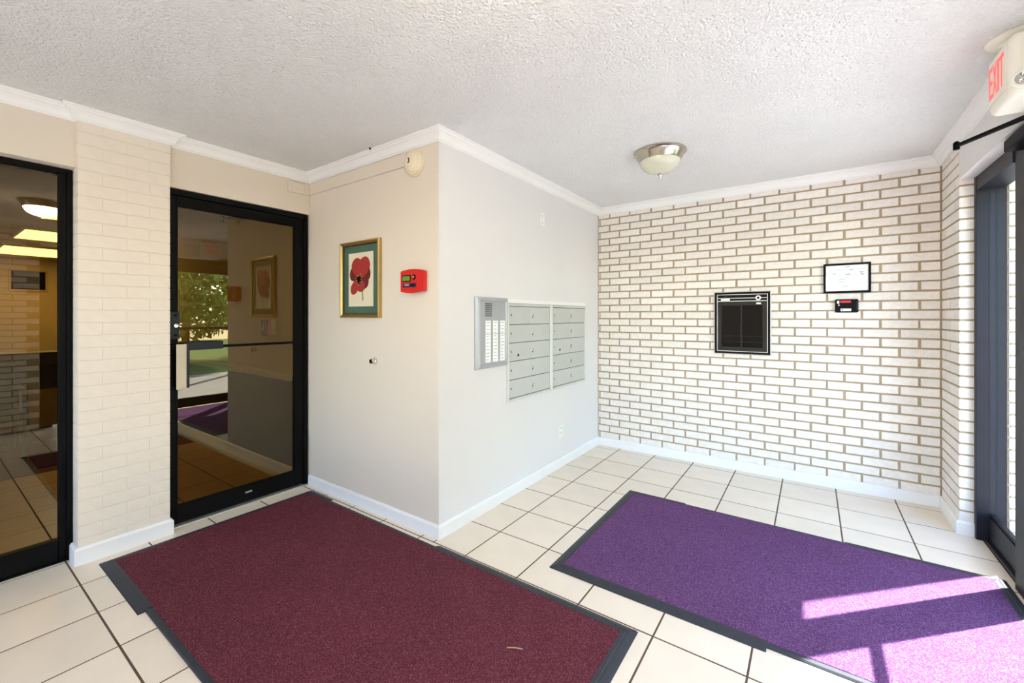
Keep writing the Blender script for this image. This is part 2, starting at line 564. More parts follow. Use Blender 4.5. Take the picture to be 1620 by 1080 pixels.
# ------------------------------------------------------------------ painted walls
bm = bmesh.new()
prism(bm, W, [(0.0, L), (0.0, 0.007), (-0.15, 0.007), (-0.15, L + 0.15)], -0.1, CEIL)
wall_middle = finish('wall_middle', bm, 'wall_paint')
tag(wall_middle, 'pale painted wall holding the mailboxes and intercom', 'wall', kind='structure')
bm = bmesh.new()
prism(bm, W, [(-1.56, L), (0.0, L), (-0.15, L + 0.15), (-1.56, L + 0.15)], -0.1, CEIL)
wall_inner = finish('wall_inner', bm, 'wall_warm_tint')
tag(wall_inner, 'painted wall with warm light tinted in, holding the framed flower print', 'wall', kind='structure')
wall_left = boxes('wall_left', W, [(-1.56, XL, -4.70, L, DOOR_TOP + 0.004, CEIL), (-1.56, XL, YS, -4.70, -0.1, CEIL)], 'wall_warm_tint')
tag(wall_left, 'painted header wall with warm light tinted in, above the black glass doors', 'wall', kind='structure')
wall_front = boxes('wall_front', W, [(-1.56, -1.3, YS - 0.2, YS, -0.1, CEIL), (0.2, 1.15, YS - 0.2, YS, -0.1, CEIL), (2.3, 3.0, YS - 0.2, YS, -0.1, CEIL), (-1.3, 0.2, YS - 0.2, YS, 2.2, CEIL), (-1.3, 0.2, YS - 0.2, YS, -0.1, 0.5),
                                   (1.15, 2.3, YS - 0.2, YS, 2.2, CEIL), (1.15, 2.3, YS - 0.2, YS, -0.1, 0.5)], 'wall_paint')
tag(wall_front, 'painted wall behind the viewer, opened for the added fill windows', 'wall', kind='structure')
# entrance header and the wall on from the doors
HEAD_Z = 2.186
wall_ent = boxes('wall_entrance', W, [(XR, 2.95, -3.28, YJ, HEAD_Z, CEIL), (XR + 0.02, 2.95, YS, -4.60, -0.1, CEIL)], 'wall_paint')
wall_side = boxes('wall_entrance_side', W, [(XR + 0.02, 2.95, -4.60, -3.28, -0.1, CEIL)], 'mortar_tan')
tag(wall_side, 'cream brick wall past the entrance doors, mirrored in the left glass', 'wall', kind='structure')
tag(wall_ent, 'pale plaster header wall above the entrance doors under the exit sign', 'wall', kind='structure')
for k in range(-2, 34):
    z0 = JZ0 + k * CP
    z1 = min(z0 + CP, CEIL)
    if z1 <= 0.02 or z1 - z0 < 0.03: continue
    y = -3.28 - (0.1 if k % 2 else 0.0)
    while y > -4.3:
        me = pad_mesh('xn', 0.20, round(CP - JT, 3), 0.03, 0.002, 'brick_cream')
        piece('brick', me, (XR + 0.012, y - 0.1064, (z0 + z1) / 2), wall_side)
        y -= 0.2128

# painted brick pilaster between the two glass doors
PY0, PY1 = -3.652, -3.247
pil = boxes('wall_pilaster', W, [(-1.56, XP - 0.0035, PY0 + 0.004, PY1 - 0.004, -0.1, CEIL)], 'brick_painted')
tag(pil, 'cream painted brick pilaster between the two black glass doors', 'wall', kind='structure')
for k in range(-2, 34):
    z0 = JZ0 + k * CP - 0.012
    z1 = min(z0 + CP, CEIL)
    if z1 <= 0.02 or z1 - z0 < 0.02: continue
    mid = (PY0 + PY1) / 2
    edges = [PY0, mid, PY1] if k % 2 else [PY0, PY0 + 0.1, PY1 - 0.1, PY1]
    for a0, a1 in zip(edges, edges[1:]):
        me = pad_mesh('xp', round(a1 - a0 - 0.0002, 4), round(z1 - z0 - 0.0030, 4), 0.16, 0.0022, 'brick_painted', 0.0005)
        piece('brick', me, (XP + random.uniform(-0.0004, 0.0004), (a0 + a1) / 2, (z0 + z1) / 2), pil)

# ------------------------------------------------------------------ crown moulding and baseboards
crown_prof = [(0.0, CROWN_Z), (0.010, CROWN_Z), (0.012, CROWN_Z + 0.006), (0.018, CROWN_Z + 0.009), (0.020, CROWN_Z + 0.016), (0.026, CROWN_Z + 0.030),
              (0.037, CROWN_Z + 0.044), (0.048, CROWN_Z + 0.050), (0.051, CROWN_Z + 0.057), (0.060, CROWN_Z + 0.060), (0.062, CEIL), (0.0, CEIL)]
room = [(XL, YS), (XL, PY0), (XP, PY0), (XP, PY1), (XL, PY1), (XL, L), (0.0, L), (0.0, 0.0), (XR, 0.0), (XR, YS)]
for n, (i0, i1, lab) in enumerate([(0, 1, 'above the left glass door'), (1, 4, 'stepping out around the pilaster top'), (4, 5, 'above the glass door with the pull handle'),
                                   (5, 6, 'above the flower print wall'), (6, 7, 'above the mailbox wall'), (7, 8, 'along the top of the brick wall'), (8, 9, 'above the entrance header')]):
    c = sweep('trim_%d' % (n + 1), room, crown_prof, 'trim_white', None, i0, i1)
    tag(c, 'white crown moulding ' + lab, 'moulding', kind='structure')

def base_prof(h): return [(0.0, 0.0), (0.015, 0.0), (0.015, h - 0.012), (0.011, h - 0.004), (0.005, h), (0.0, h)]
low = [(XL, L), (0.0, L), (0.0, 0.0), (XR, 0.0), (XR, YJ), (2.648, YJ)]
for nm, i0, i1, lab in (('baseboard_inner', 0, 1, 'white baseboard under the flower print'), ('baseboard_middle', 1, 2, 'white baseboard under the mailboxes'),
                        ('baseboard_back', 2, 3, 'white baseboard along the foot of the brick wall'), ('baseboard_right', 3, 5, 'white baseboard wrapping the brick return end')):
    tag(sweep(nm, low, base_prof(0.083), 'trim_white', None, i0, i1), lab, 'baseboard', kind='structure')
lowp = [(-1.50, PY0), (XP, PY0), (XP, PY1), (-1.44, PY1)]
tag(sweep('baseboard_left', lowp, base_prof(0.092), 'trim_white'), 'white baseboard around the foot of the painted pilaster', 'baseboard', kind='structure')

# ------------------------------------------------------------------ black glass doors to the hall
def glass_door(name, label, y0, y1, xf, with_pull, hinge_side):
    """y0..y1: frame opening; xf: frame face; door faces +X."""
    d = thing(name, label, 'door', (xf - 0.04, (y0 + y1) / 2, 0), kind='structure')
    m = faceXp(xf)
    jw = 0.028
    for a in (y0, y1 - jw):
        boxes('door_jamb', m, [(a, a + jw, 0, DOOR_TOP, -0.10, 0.0)], 'black_metal', d, 0.002)
    boxes('door_head', m, [(y0 + jw, y1 - jw, DOOR_TOP - 0.035, DOOR_TOP, -0.10, 0.0)], 'black_metal', d, 0.002)
    a0, a1 = y0 + jw + 0.003, y1 - jw - 0.003
    sw, zt, zb = 0.062, 2.108, 0.022
    g0, g1, gz0, gz1 = a0 + sw, a1 - sw, 0.132, 2.050
    for a in (a0, a1 - sw):
        boxes('stile', m, [(a, a + sw, zb, zt, -0.052, -0.008)], 'black_metal', d, 0.003)
    boxes('top_rail', m, [(g0, g1, gz1, zt, -0.052, -0.008)], 'black_metal', d, 0.003)
    boxes('bottom_rail', m, [(g0, g1, zb, gz0, -0.052, -0.008)], 'black_metal', d, 0.003)
    bm = bmesh.new()
    ring(bm, m, g0 - 0.001, g1 + 0.001, gz0 - 0.001, gz1 + 0.001, [(0, -0.012), (0.009, -0.012), (0.011, -0.024), (0, -0.024)])
    finish('glazing_bead', bm, 'black_metal', d)
    bm = bmesh.new()
    v = [bm.verts.new(m(a, b, -0.026)) for a, b in ((g0, gz0), (g1, gz0), (g1, gz1), (g0, gz1))]
    bm.faces.new(v)
    finish('glass_pane', bm, 'bronze_glass', d)['label'] = 'bronze-tinted glass pane'
    boxes('threshold', m, [(y0 + 0.004, y1 - 0.004, 0.0, 0.012, -0.09, 0.010)], 'threshold_metal', d, 0.003)
    hy = a1 + 0.002 if hinge_side > 0 else a0 - 0.002
    for z in (1.973, 0.337):
        bm = bmesh.new()
        tube(bm, m(hy, z - 0.055, 0.004), m(hy, z + 0.055, 0.004), 0.008, 12)
        for s in (-1, 1):
            tube(bm, m(hy, z + s * 0.055, 0.004), m(hy, z + s * 0.068, 0.004), 0.007, 12, 0.003)
        finish('hinge', bm, 'black_metal', d, True)
    # push paddle on the lobby side and the slim bar across the glass
    boxes('push_paddle', m, [(g0 + 0.028, g0 + 0.250, 1.124, 1.178, 0.004, 0.030)], 'entrance_metal', d, 0.005)
    boxes('paddle_bracket', m, [(a0 + 0.03, g0 + 0.034, 1.130, 1.172, -0.008, 0.018)], 'black_metal', d, 0.003)
    boxes('glass_bar', m, [(g0 + 0.245, g1 + 0.004, 1.130, 1.148, -0.024, -0.006)], 'black_metal', d, 0.003)
    # closer arm on the hall side
    bm = bmesh.new()
    e = Vector((-1.84, -2.78, 2.085)) + Vector((xf + 1.445, (y0 + y1) / 2 + 2.80, 0))
    tube(bm, e, m((y0 + y1) / 2 + 0.14, 2.09, -0.06), 0.009, 8)
    tube(bm, e, m((y0 + y1) / 2 + 0.27, 2.10, -0.06), 0.009, 8)
    tube(bm, e + Vector((0, 0, -0.02)), e + Vector((0, 0, 0.02)), 0.015, 12)
    finish('closer_arm', bm, 'black_metal', d, True)
    boxes('bottom_badge', m, [((a0 + a1) / 2 + 0.02, (a0 + a1) / 2 + 0.065, 0.082, 0.094, -0.009, -0.006)], 'aluminium', d, 0.001)
    if with_pull:
        ph = boxes('pull_handle', m, [(-3.212, -3.158, 0.882, 1.166, 0.034, 0.040)], 'handle_tan', d, 0.002)
        ph['label'] = 'pale aluminium pull handle plate'
        boxes('handle_post', m, [(-3.190, -3.166, 0.905, 0.93, -0.008, 0.034), (-3.190, -3.166, 1.12, 1.145, -0.008, 0.034)], 'black_metal', ph, 0.002)
        boxes('handle_edge', m, [(-3.157, -3.142, 0.886, 1.162, 0.006, 0.038)], 'entrance_metal', ph, 0.002)
        bm = bmesh.new()
        pts = [(-3.285, 1.200), (-3.192, 1.200), (-3.186, 1.206), (-3.186, 1.364), (-3.192, 1.370), (-3.270, 1.370), (-3.285, 1.355)]
        prism(bm, m, pts, -0.006, 0.006)
        lp = finish('lock_plate', bm, 'entrance_metal', d)
        bm = bmesh.new()
        lathe(bm, m, -3.204, 1.283, [(0, 0.013), (0.006, 0.013), (0.012, 0.012), (0.014, 0.008), (0.014, 0.004)], 20)
        finish('lock_cylinder', bm, 'chrome', lp, True)
        for z in (1.222, 1.348):
            bm = bmesh.new()
            lathe(bm, m, -3.206, z, [(0, 0.011), (0.005, 0.0105), (0.008, 0.008), (0.008, 0.004)], 14)
            finish('screw', bm, 'black_metal', lp, True)
    return d

glass_door('door_1', 'black-framed bronze glass door with pale pull handle beside the flower print wall', -3.29, -2.342, -1.447, True, 1)
fx = thing('window_4', 'tall black-framed bronze glass panel left of the painted pilaster', 'window', (-1.54, -4.2, 0), kind='structure')
m = faceXp(-1.50)
boxes('frame_jamb', m, [(-3.676, -3.654, 0, DOOR_TOP, -0.10, 0.0)], 'black_metal', fx, 0.002)
boxes('frame_stile', m, [(-3.706, -3.677, 0.012, 2.122, -0.055, -0.008)], 'black_metal', fx, 0.002)
boxes('frame_jamb', m, [(-4.69, -4.64, 0, DOOR_TOP, -0.10, 0.0)], 'black_metal', fx, 0.002)
boxes('frame_head', m, [(-4.64, -3.677, 2.122, DOOR_TOP, -0.10, 0.0)], 'black_metal', fx, 0.002)
boxes('bottom_rail', m, [(-4.64, -3.707, 0.012, 0.126, -0.055, -0.008)], 'black_metal', fx, 0.003)
boxes('threshold', m, [(-4.64, -3.677, 0.0, 0.011, -0.09, -0.004)], 'black_metal', fx, 0.002)
bm = bmesh.new()
bm.faces.new([bm.verts.new(m(a, b, -0.028)) for a, b in ((-4.64, 0.126), (-3.706, 0.126), (-3.706, 2.122), (-4.64, 2.122))])
finish('glass_pane', bm, 'bronze_glass', fx)['label'] = 'bronze-tinted glass pane'

# ------------------------------------------------------------------ entrance: sidelight, posts, glass doors
ent = thing('window_1', 'narrow glazed sidelight in a dark metal frame at the brick return', 'window', (2.70, -0.74, 0), kind='structure')
m = faceXn(2.70)
boxes('frame_jamb', m, [(-0.474, YJ - 0.002, 0, HEAD_Z - 0.002, 0.0, 0.053)], 'entrance_metal', ent, 0.002)
boxes('frame_jamb', m, [(-0.462, YJ - 0.002, 0, HEAD_Z - 0.002, -0.075, -0.002)], 'entrance_metal', ent, 0.002)
boxes('frame_head', m, [(-1.03, -0.474, 2.10, HEAD_Z - 0.002, -0.07, 0.05)], 'entrance_metal', ent, 0.002)
boxes('bottom_rail', m, [(-1.03, -0.474, 0.018, 0.150, -0.04, 0.0)], 'entrance_metal', ent, 0.003)
boxes('glazing_bead', m, [(-1.03, -0.474, 0.150, 0.168, -0.03, -0.008)], 'entrance_metal', ent, 0.002)
boxes('sill', m, [(-1.03, -0.474, 0.0, 0.018, -0.06, 0.02)], 'entrance_metal', ent, 0.002)
bm = bmesh.new()
bm.faces.new([bm.verts.new(m(a, b, -0.018)) for a, b in ((-1.03, 0.168), (-0.474, 0.168), (-0.474, 2.10), (-1.03, 2.10))])
finish('glass_pane', bm, 'clear_glass', ent)

def entrance_door(name, label, y1, y0, hinge_high):
    d = thing(name, label, 'door', (2.70, (y0 + y1) / 2, 0), kind='structure')
    m = faceXn(2.70)
    for a in (y0, y1 - 0.06):
        boxes('stile', m, [(a, a + 0.06, 0.015, 2.10, -0.045, 0.0)], 'entrance_metal', d, 0.003)
    boxes('top_rail', m, [(y0 + 0.06, y1 - 0.06, 1.99, 2.10, -0.045, 0.0)], 'entrance_metal', d, 0.003)
    boxes('bottom_rail', m, [(y0 + 0.06, y1 - 0.06, 0.015, 0.15, -0.045, 0.0)], 'entrance_metal', d, 0.003)
    boxes('push_bar', m, [(y0 + 0.03, y1 - 0.03, 1.15, 1.19, 0.03, 0.06)], 'entrance_metal', d, 0.004)
    bm = bmesh.new()
    bm.faces.new([bm.verts.new(m(a, b, -0.02)) for a, b in ((y0 + 0.06, 0.15), (y1 - 0.06, 0.15), (y1 - 0.06, 1.99), (y0 + 0.06, 1.99))])
    finish('glass_pane', bm, 'clear_glass', d)
    return d

def post(idx, y0, y1, lab):
    o = boxes('trim_%d' % idx, faceXn(2.70), [(y0, y1, 0, HEAD_Z - 0.002, -0.075, 0.042)], 'entrance_metal', None, 0.003)
    tag(o, lab, 'post', kind='structure')
post(8, -1.150, -1.032, 'dark metal door post between the sidelight and entrance door')
post(9, -3.28, -3.17, 'dark metal end post of the entrance doors')
hd = boxes('trim_10', faceXn(2.70), [(-3.17, -1.15, 2.104, HEAD_Z - 0.002, -0.07, 0.042)], 'entrance_metal', None, 0.003)
tag(hd, 'dark metal head frame over the entrance doors', 'frame', kind='structure')
d3 = entrance_door('door_3', 'dark-framed glass entrance door beside the sidelight post', -1.152, -2.155, True)
d4 = entrance_door('door_4', 'second dark-framed glass entrance door, farther from the brick wall', -2.160, -3.168, False)

# overhead closer on the entrance door
cl = thing('door_closer', 'black overhead door closer with long arm above the entrance', 'door closer', (2.62, -1.30, 2.14))
boxes('closer_body', W, [(2.585, 2.655, -1.62, -1.17, 2.118, 2.172)], 'black_metal', cl, 0.006)
bm = bmesh.new()
E1 = Vector((2.44, -1.105, 2.207))
P1 = Vector((2.60, -1.46, 2.190))
dirv = (P1 - E1).normalized()
sidev = dirv.cross(Vector((0, 0, 1))).normalized()
vs = []
for p, hw in ((E1, 0.010), (P1, 0.012)):
    for sx, sz in ((-1, -1), (1, -1), (1, 1), (-1, 1)):
        vs.append(bm.verts.new(p + sidev * sx * hw + Vector((0, 0, sz * 0.007))))
for i in range(4):
    bm.faces.new((vs[i], vs[(i + 1) % 4], vs[4 + (i + 1) % 4], vs[4 + i]))
bm.faces.new(vs[:4]); bm.faces.new(vs[4:])
finish('closer_arm', bm, 'black_metal', cl)
bm = bmesh.new()
tube(bm, E1 + Vector((0, 0, -0.018)), E1 + Vector((0, 0, 0.016)), 0.013, 16)
tube(bm, E1 + Vector((0, 0, 0.016)), E1 + Vector((0, 0, 0.022)), 0.008, 16)
finish('arm_joint', bm, 'black_metal', cl, True)
bm = bmesh.new()
tube(bm, E1 + Vector((0, 0, 0.004)), (2.622, -1.44, 2.204), 0.006, 10)
finish('forearm', bm, 'black_metal', cl, True)
bm = bmesh.new()
tube(bm, P1 + Vector((0, 0, -0.03)), P1 + Vector((0, 0, 0.012)), 0.014, 16)
finish('spindle', bm, 'black_metal', cl, True)

# windows added behind the viewer to let in sky light as fill
def fill_window(name, label, x0, x1):
    t = thing(name, label, 'window', ((x0 + x1) / 2, YS - 0.1, 0.5), kind='structure')
    m = lambda a, b, n: Vector((a, YS - 0.1 + n, b))
    bm = bmesh.new()
    ring(bm, m, x0, x1, 0.5, 2.2, [(0, -0.04), (0, 0.04), (0.06, 0.04), (0.06, -0.04)])
    finish('window_frame', bm, 'entrance_metal', t)
    c = (x0 + x1) / 2
    boxes('mullion', m, [(c - 0.025, c + 0.025, 0.56, 2.14, -0.03, 0.03)], 'entrance_metal', t)
    bm = bmesh.new()
    bm.faces.new([bm.verts.new(m(a, b, 0)) for a, b in ((x0 + 0.06, 0.56), (x1 - 0.06, 0.56), (x1 - 0.06, 2.14), (x0 + 0.06, 2.14))])
    finish('glass_pane', bm, 'clear_glass', t)
fill_window('fill_window_2', 'added dark-framed fill window behind the viewer, on the glass door side', -1.3, 0.2)
fill_window('fill_window_3', 'added dark-framed fill window behind the viewer, on the entrance side', 1.15, 2.3)

# ------------------------------------------------------------------ the hall beyond the bronze glass
fh = boxes('floor_hall', W, [(XH, -1.56, -6.0, HALL_Y, -0.12, -0.0012)], 'grout')
tag(fh, 'tan tiled hall floor seen through the bronze glass', 'floor', kind='structure')
hx = [-1.56, -1.825, -2.165, -2.505, -2.845, -3.185, -3.56]
hy = [HALL_Y, -2.702, -3.029, -3.355, -3.681, -4.007, -4.334, -4.66, -4.99]
for i in range(len(hx) - 1):
    for j in range(len(hy) - 1):
        w, h = hx[i] - hx[i + 1] - 2 * G, hy[j] - hy[j + 1] - 2 * G
        piece('tile', pad_mesh('z', w, h, 0.008, 0.0012, 'hall_tile'), ((hx[i] + hx[i + 1]) / 2, (hy[j] + hy[j + 1]) / 2, 0.0), fh)
hc = boxes('hall_carpet', W, [(XH, -3.57, -6.0, HALL_Y, -0.01, 0.002)], 'hall_carpet')
tag(hc, 'dark brown carpet farther down the hall behind the glass', 'carpet', kind='structure')
ch = boxes('ceiling_hall', W, [(XH - 0.1, -1.56, -6.1, HALL_Y + 0.2, CEIL, CEIL + 0.15)], 'hall_ceiling')
tag(ch, 'dim hall ceiling behind the bronze glass', 'ceiling', kind='structure')
wh = boxes('wall_hall_right', W, [(XH, -1.56, HALL_Y, HALL_Y + 0.15, 0.86, CEIL)], 'hall_upper')
tag(wh, 'two-tone hall wall with white chair rail behind the glass door', 'wall', kind='structure')
boxes('wainscot', W, [(XH, -1.56, HALL_Y - 0.004, HALL_Y + 0.146, -0.1, 0.86)], 'hall_brown', wh)
boxes('chair_rail', W, [(XH, -1.565, HALL_Y - 0.022, HALL_Y, 0.825, 0.845), (XH, -1.565, HALL_Y - 0.03, HALL_Y, 0.845, 0.885)], 'trim_white', wh, 0.003)
boxes('hall_baseboard', W, [(XH, -1.565, HALL_Y - 0.02, HALL_Y, 0.0, 0.135)], 'trim_white', wh, 0.004)
whe = boxes('wall_hall_end', W, [(XH - 0.1, XH, -6.1, HALL_Y + 0.2, -0.1, CEIL)], 'hall_upper')
tag(whe, 'yellowish end wall of the hall seen through the left glass', 'wall', kind='structure')
whl = boxes('wall_hall_left', W, [(XH, -1.56, -6.1, -6.0, -0.1, CEIL)], 'hall_upper')
tag(whl, 'hall side wall hidden beyond the left glass door', 'wall', kind='structure')
# half wall with dark cap
hw = thing('half_wall', 'dark brown half wall with a wide dark cap seen through the left glass', 'counter', (-5.1, -3.9, 0))
boxes('counter_body', W, [(-5.2, -5.0, -5.2, -2.75, 0.002, 0.82)], 'hall_brown', hw)
boxes('counter_cap', W, [(-5.26, -4.96, -5.25, -2.72, 0.82, 0.955)], 'dark_wood', hw, 0.006)
boxes('tan_panel', W, [(-5.0, -4.985, -5.2, -2.75, 0.14, 0.55)], 'tan_wood', hw, 0.003)
# dark picture on the end wall
hp = thing('hall_picture', 'dark picture in a pale frame on the far hall wall', 'picture', (XH + 0.01, -2.98, 2.0))
m = faceXp(XH)
bm = bmesh.new()
ring(bm, m, -3.10, -2.60, 1.83, 2.24, [(0, 0.0), (0, 0.03), (0.03, 0.03), (0.03, 0.0)])
finish('frame', bm, 'tan_wood', hp)
boxes('canvas', m, [(-3.07, -2.63, 1.86, 2.21, 0.002, 0.012)], 'dark_hole', hp)
# ceiling light panels
for k, (x0, x1) in enumerate(((-5.25, -4.58), (-7.35, -6.25), (-9.8, -8.35))):
    lab = ['glowing ceiling light panel in the hall, topmost of three in the left glass', 'glowing ceiling light panel in the hall, middle of three in the left glass', 'glowing ceiling light panel in the hall, lowest of three in the left glass'][k]
    lp = thing('ceiling_light_panel', lab, 'light panel', ((x0 + x1) / 2, -2.9, CEIL - 0.03), 'light panels in the hall ceiling')
    m = faceDn(CEIL)
    bm = bmesh.new()
    ring(bm, m, x0, x1, -3.36, -2.50, [(0, 0.0), (0, 0.022), (0.03, 0.022), (0.03, 0.0)])
    finish('panel_frame', bm, 'trim_white', lp)
    boxes('diffuser', m, [(x0 + 0.03, x1 - 0.03, -3.33, -2.53, 0.004, 0.016)], 'panel_light', lp)
# chair and dark rug in the hall
hch = thing('armchair', 'black tubular armchair in the hall, seen through the left glass', 'chair', (-4.45, -3.85, 0))
for yy in (-3.55, -4.13):
    bm = bmesh.new()
    path_tube(bm, [(-4.20, yy, 0.012), (-4.20, yy + 0.01, 0.30), (-4.16, yy, 0.52), (-4.18, yy, 0.60), (-4.24, yy, 0.64), (-4.50, yy, 0.645), (-4.72, yy, 0.62), (-4.78, yy, 0.40), (-4.80, yy, 0.012)], 0.02, 10)
    finish('arm_frame', bm, 'chair_black', hch, True)
boxes('seat', W, [(-4.76, -4.18, -4.12, -3.56, 0.36, 0.46)], 'chair_black', hch, 0.02)
boxes('backrest', W, [(-4.86, -4.77, -4.12, -3.56, 0.42, 0.86)], 'chair_black', hch, 0.02)
rug = boxes('rug', W, [(-4.22, -3.72, -3.52, -2.80, 0.002, 0.010)], 'dark_hole', None, 0.002)
tag(rug, 'small black rug on the hall floor behind the left glass', 'rug')
# fire pull station on the hall wall
ps = thing('fire_pull_station', 'red fire alarm pull box on the hall wall behind the glass door', 'fire alarm', (-1.9, HALL_Y, 1.25))
m = faceY(HALL_Y)
boxes('back_box', m, [(-1.965, -1.845, 1.185, 1.316, 0.0, 0.035)], 'white_plastic', ps, 0.004)
fp = boxes('front_plate', m, [(-1.97, -1.84, 1.18, 1.32, 0.035, 0.06)], 'red_dull', ps, 0.006)
boxes('pull_lever', m, [(-1.955, -1.915, 1.20, 1.24, 0.06, 0.068), (-1.955, -1.915, 1.25, 1.275, 0.06, 0.066), (-1.955, -1.915, 1.285, 1.305, 0.06, 0.066)], 'black_plastic', ps, 0.002)

# ------------------------------------------------------------------ floor mats
def floor_mat(name, label, x0, x1, y0, y1, carpet, strips, edge):
    t = thing(name, label, 'floor mat', ((x0 + x1) / 2, (y0 + y1) / 2, 0))
    i = 0.052
    bm = bmesh.new()
    pad(bm, W, x0 + i, x1 - i, y0 + i, y1 - i, 0.001, 0.0125, 0.002)
    finish('carpet', bm, carpet, t)
    bm = bmesh.new()
    pad(bm, W, x0 + edge, x1 - edge, y0 + edge, y1 - edge, 0.0005, 0.0095, 0.004)
    finish('rubber_backing', bm, 'rubber', t)
    for side, a0, a1 in strips:
        # bevelled rubber border pieces, wedge shaped, with a ridge next to the carpet
        bm = bmesh.new()
        pr = [(0.0, 0.0008), (0.006, 0.004), (0.030, 0.0115), (0.036, 0.0105), (0.042, 0.0135), (0.056, 0.0135), (0.056, 0.0008)]
        def place(u, d, z):
            return {'x0': Vector((x0 + d, u, z)), 'x1': Vector((x1 - d, u, z)), 'y0': Vector((u, y0 + d, z)), 'y1': Vector((u, y1 - d, z))}[side]
        lo_lim, hi_lim = (y0, y1) if side[0] == 'x' else (x0, x1)
        def cut(u, d):
            if abs(u - lo_lim) < 1e-6: return u + d * 0.96 + (0.004 if d < 0.01 else 0)
            if abs(u - hi_lim) < 1e-6: return u - d * 0.96 - (0.004 if d < 0.01 else 0)
            return u
        A = [bm.verts.new(place(cut(a0, d), d, z)) for d, z in pr]
        B = [bm.verts.new(place(cut(a1, d), d, z)) for d, z in pr]
        k = len(pr)
        for j in range(k):
            bm.faces.new((A[j], A[(j + 1) % k], B[(j + 1) % k], B[j]))
        bm.faces.new(A); bm.faces.new(B)
        finish('border_strip', bm, 'rubber', t)
    return t

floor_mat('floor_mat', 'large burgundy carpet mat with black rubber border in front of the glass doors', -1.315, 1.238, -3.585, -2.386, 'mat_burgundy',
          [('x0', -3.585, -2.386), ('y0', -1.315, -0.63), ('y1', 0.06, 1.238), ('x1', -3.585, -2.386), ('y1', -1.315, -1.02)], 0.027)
floor_mat('floor_mat', 'carpet mat, daylight tinted purple into its colour, with black rubber border between brick wall and entrance', 0.690, 2.645, -2.205, -0.965, 'mat_daylight_tint',
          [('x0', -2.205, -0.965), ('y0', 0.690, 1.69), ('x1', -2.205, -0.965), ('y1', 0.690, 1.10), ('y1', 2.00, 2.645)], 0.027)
bm = bmesh.new()
path_tube(bm, [(0.842, -2.795, 0.0155), (0.87, -2.778, 0.0165), (0.898, -2.765, 0.0155)], 0.0022, 6)
tag(finish('twig', bm, 'twig', None, True), 'tiny pale twig lying on the burgundy mat', 'twig')

# ------------------------------------------------------------------ ceiling lamps
def dome_lamp(label, x, y, bowl):
    t = thing('ceiling_lamp', label, 'ceiling lamp', (x, y, CEIL - 0.18), 'flush dome ceiling lamps')
    m = faceDn(CEIL)
    bm = bmesh.new()
    lathe(bm, m, x, y, [(0.02, 0.0), (0.168, 0.0), (0.172, 0.004), (0.172, 0.010), (0.164, 0.016), (0.158, 0.022), (0.150, 0.040), (0.140, 0.056), (0.136, 0.066), (0.128, 0.068), (0.124, 0.064)], 48)
    finish('metal_ring', bm, 'nickel', t, True)
    bm = bmesh.new()
    lathe(bm, m, x, y, [(0.133 * math.cos(a), 0.062 + 0.088 * math.sin(a)) for a in [R(90) * k / 12 for k in range(12)]] + [(0.0, 0.150)], 48)
    finish('glass_bowl', bm, bowl, t, True)
    bm = bmesh.new()
    lathe(bm, m, x, y, [(0.018, 0.147), (0.019, 0.152), (0.012, 0.157), (0.008, 0.164), (0.011, 0.170), (0.008, 0.176), (0.0, 0.180)], 20)
    finish('finial', bm, 'chrome', t, True)
    return t
dome_lamp('flush ceiling lamp with brushed nickel ring and cream glass bowl near the brick wall', 0.99, -1.215, 'bowl_glass')
dome_lamp('lit flush ceiling lamp above the viewer, glowing warm', 1.25, -3.42, 'bowl_lit')
dome_lamp('added warm fill lamp on the ceiling farthest behind the viewer', 1.0, -5.35, 'bowl_lit')  # extra unseen lamp, added to fill the room with warm light

# ------------------------------------------------------------------ framed flower print
fl = thing('flower_print', 'red flower botanical print in a gold frame with green mat', 'picture', (-0.76, L, 1.33))
m = faceY(L)
A0, A1, B0, B1 = -0.985, -0.535, 1.332, 1.873
bm = bmesh.new()
ring(bm, m, A0, A1, B0, B1, [(0, 0.0), (0, 0.022), (0.004, 0.027), (0.012, 0.028), (0.018, 0.023), (0.024, 0.020), (0.024, 0.0)])
finish('frame', bm, 'gold_frame', fl)
bm = bmesh.new()
ring(bm, m, A0 + 0.024, A1 - 0.024, B0 + 0.024, B1 - 0.024, [(0, 0.004), (0, 0.019), (0.004, 0.017), (0.006, 0.010), (0.006, 0.004)])
finish('frame_liner', bm, 'gold_dark', fl)
boxes('green_mat', m, [(A0 + 0.026, A1 - 0.026, B0 + 0.026, B1 - 0.026, 0.002, 0.006)], 'green_mat', fl)
boxes('print_sheet', m, [(-0.90, -0.618, 1.412, 1.792, 0.006, 0.0075)], 'cream_paper', fl)
pc = (-0.765, 1.612)
def petal(cx, cy, ang, ln, wd, n, mt, nm):
    bm = bmesh.new()
    pts = []
    for k in range(20):
        t = 2 * math.pi * k / 20
        u = 0.5 - 0.5 * math.cos(t)
        ww = math.sin(t) * (0.55 + 0.65 * u)
        x, y = u * ln, ww * wd / 2
        if 0.9 < u: y *= 0.92
        pts.append((cx + x * math.cos(ang) - y * math.sin(ang), cy + x * math.sin(ang) + y * math.cos(ang)))
    prism(bm, m, pts, n, n + 0.0006)
    return finish(nm, bm, mt, fl)
for k, (ang, ln, wd, mt) in enumerate([(330, 0.105, 0.10, 'petal_deep'), (155, 0.125, 0.115, 'petal_deep'), (24, 0.125, 0.115, 'petal_deep'), (58, 0.165, 0.125, 'petal_red'), (112, 0.150, 0.130, 'petal_red'), (228, 0.145, 0.085, 'petal_red'), (285, 0.100, 0.100, 'petal_red')]):
    petal(pc[0], pc[1], R(ang), ln, wd, 0.0085 + 0.0004 * k, mt, 'petal')
bm = bmesh.new()
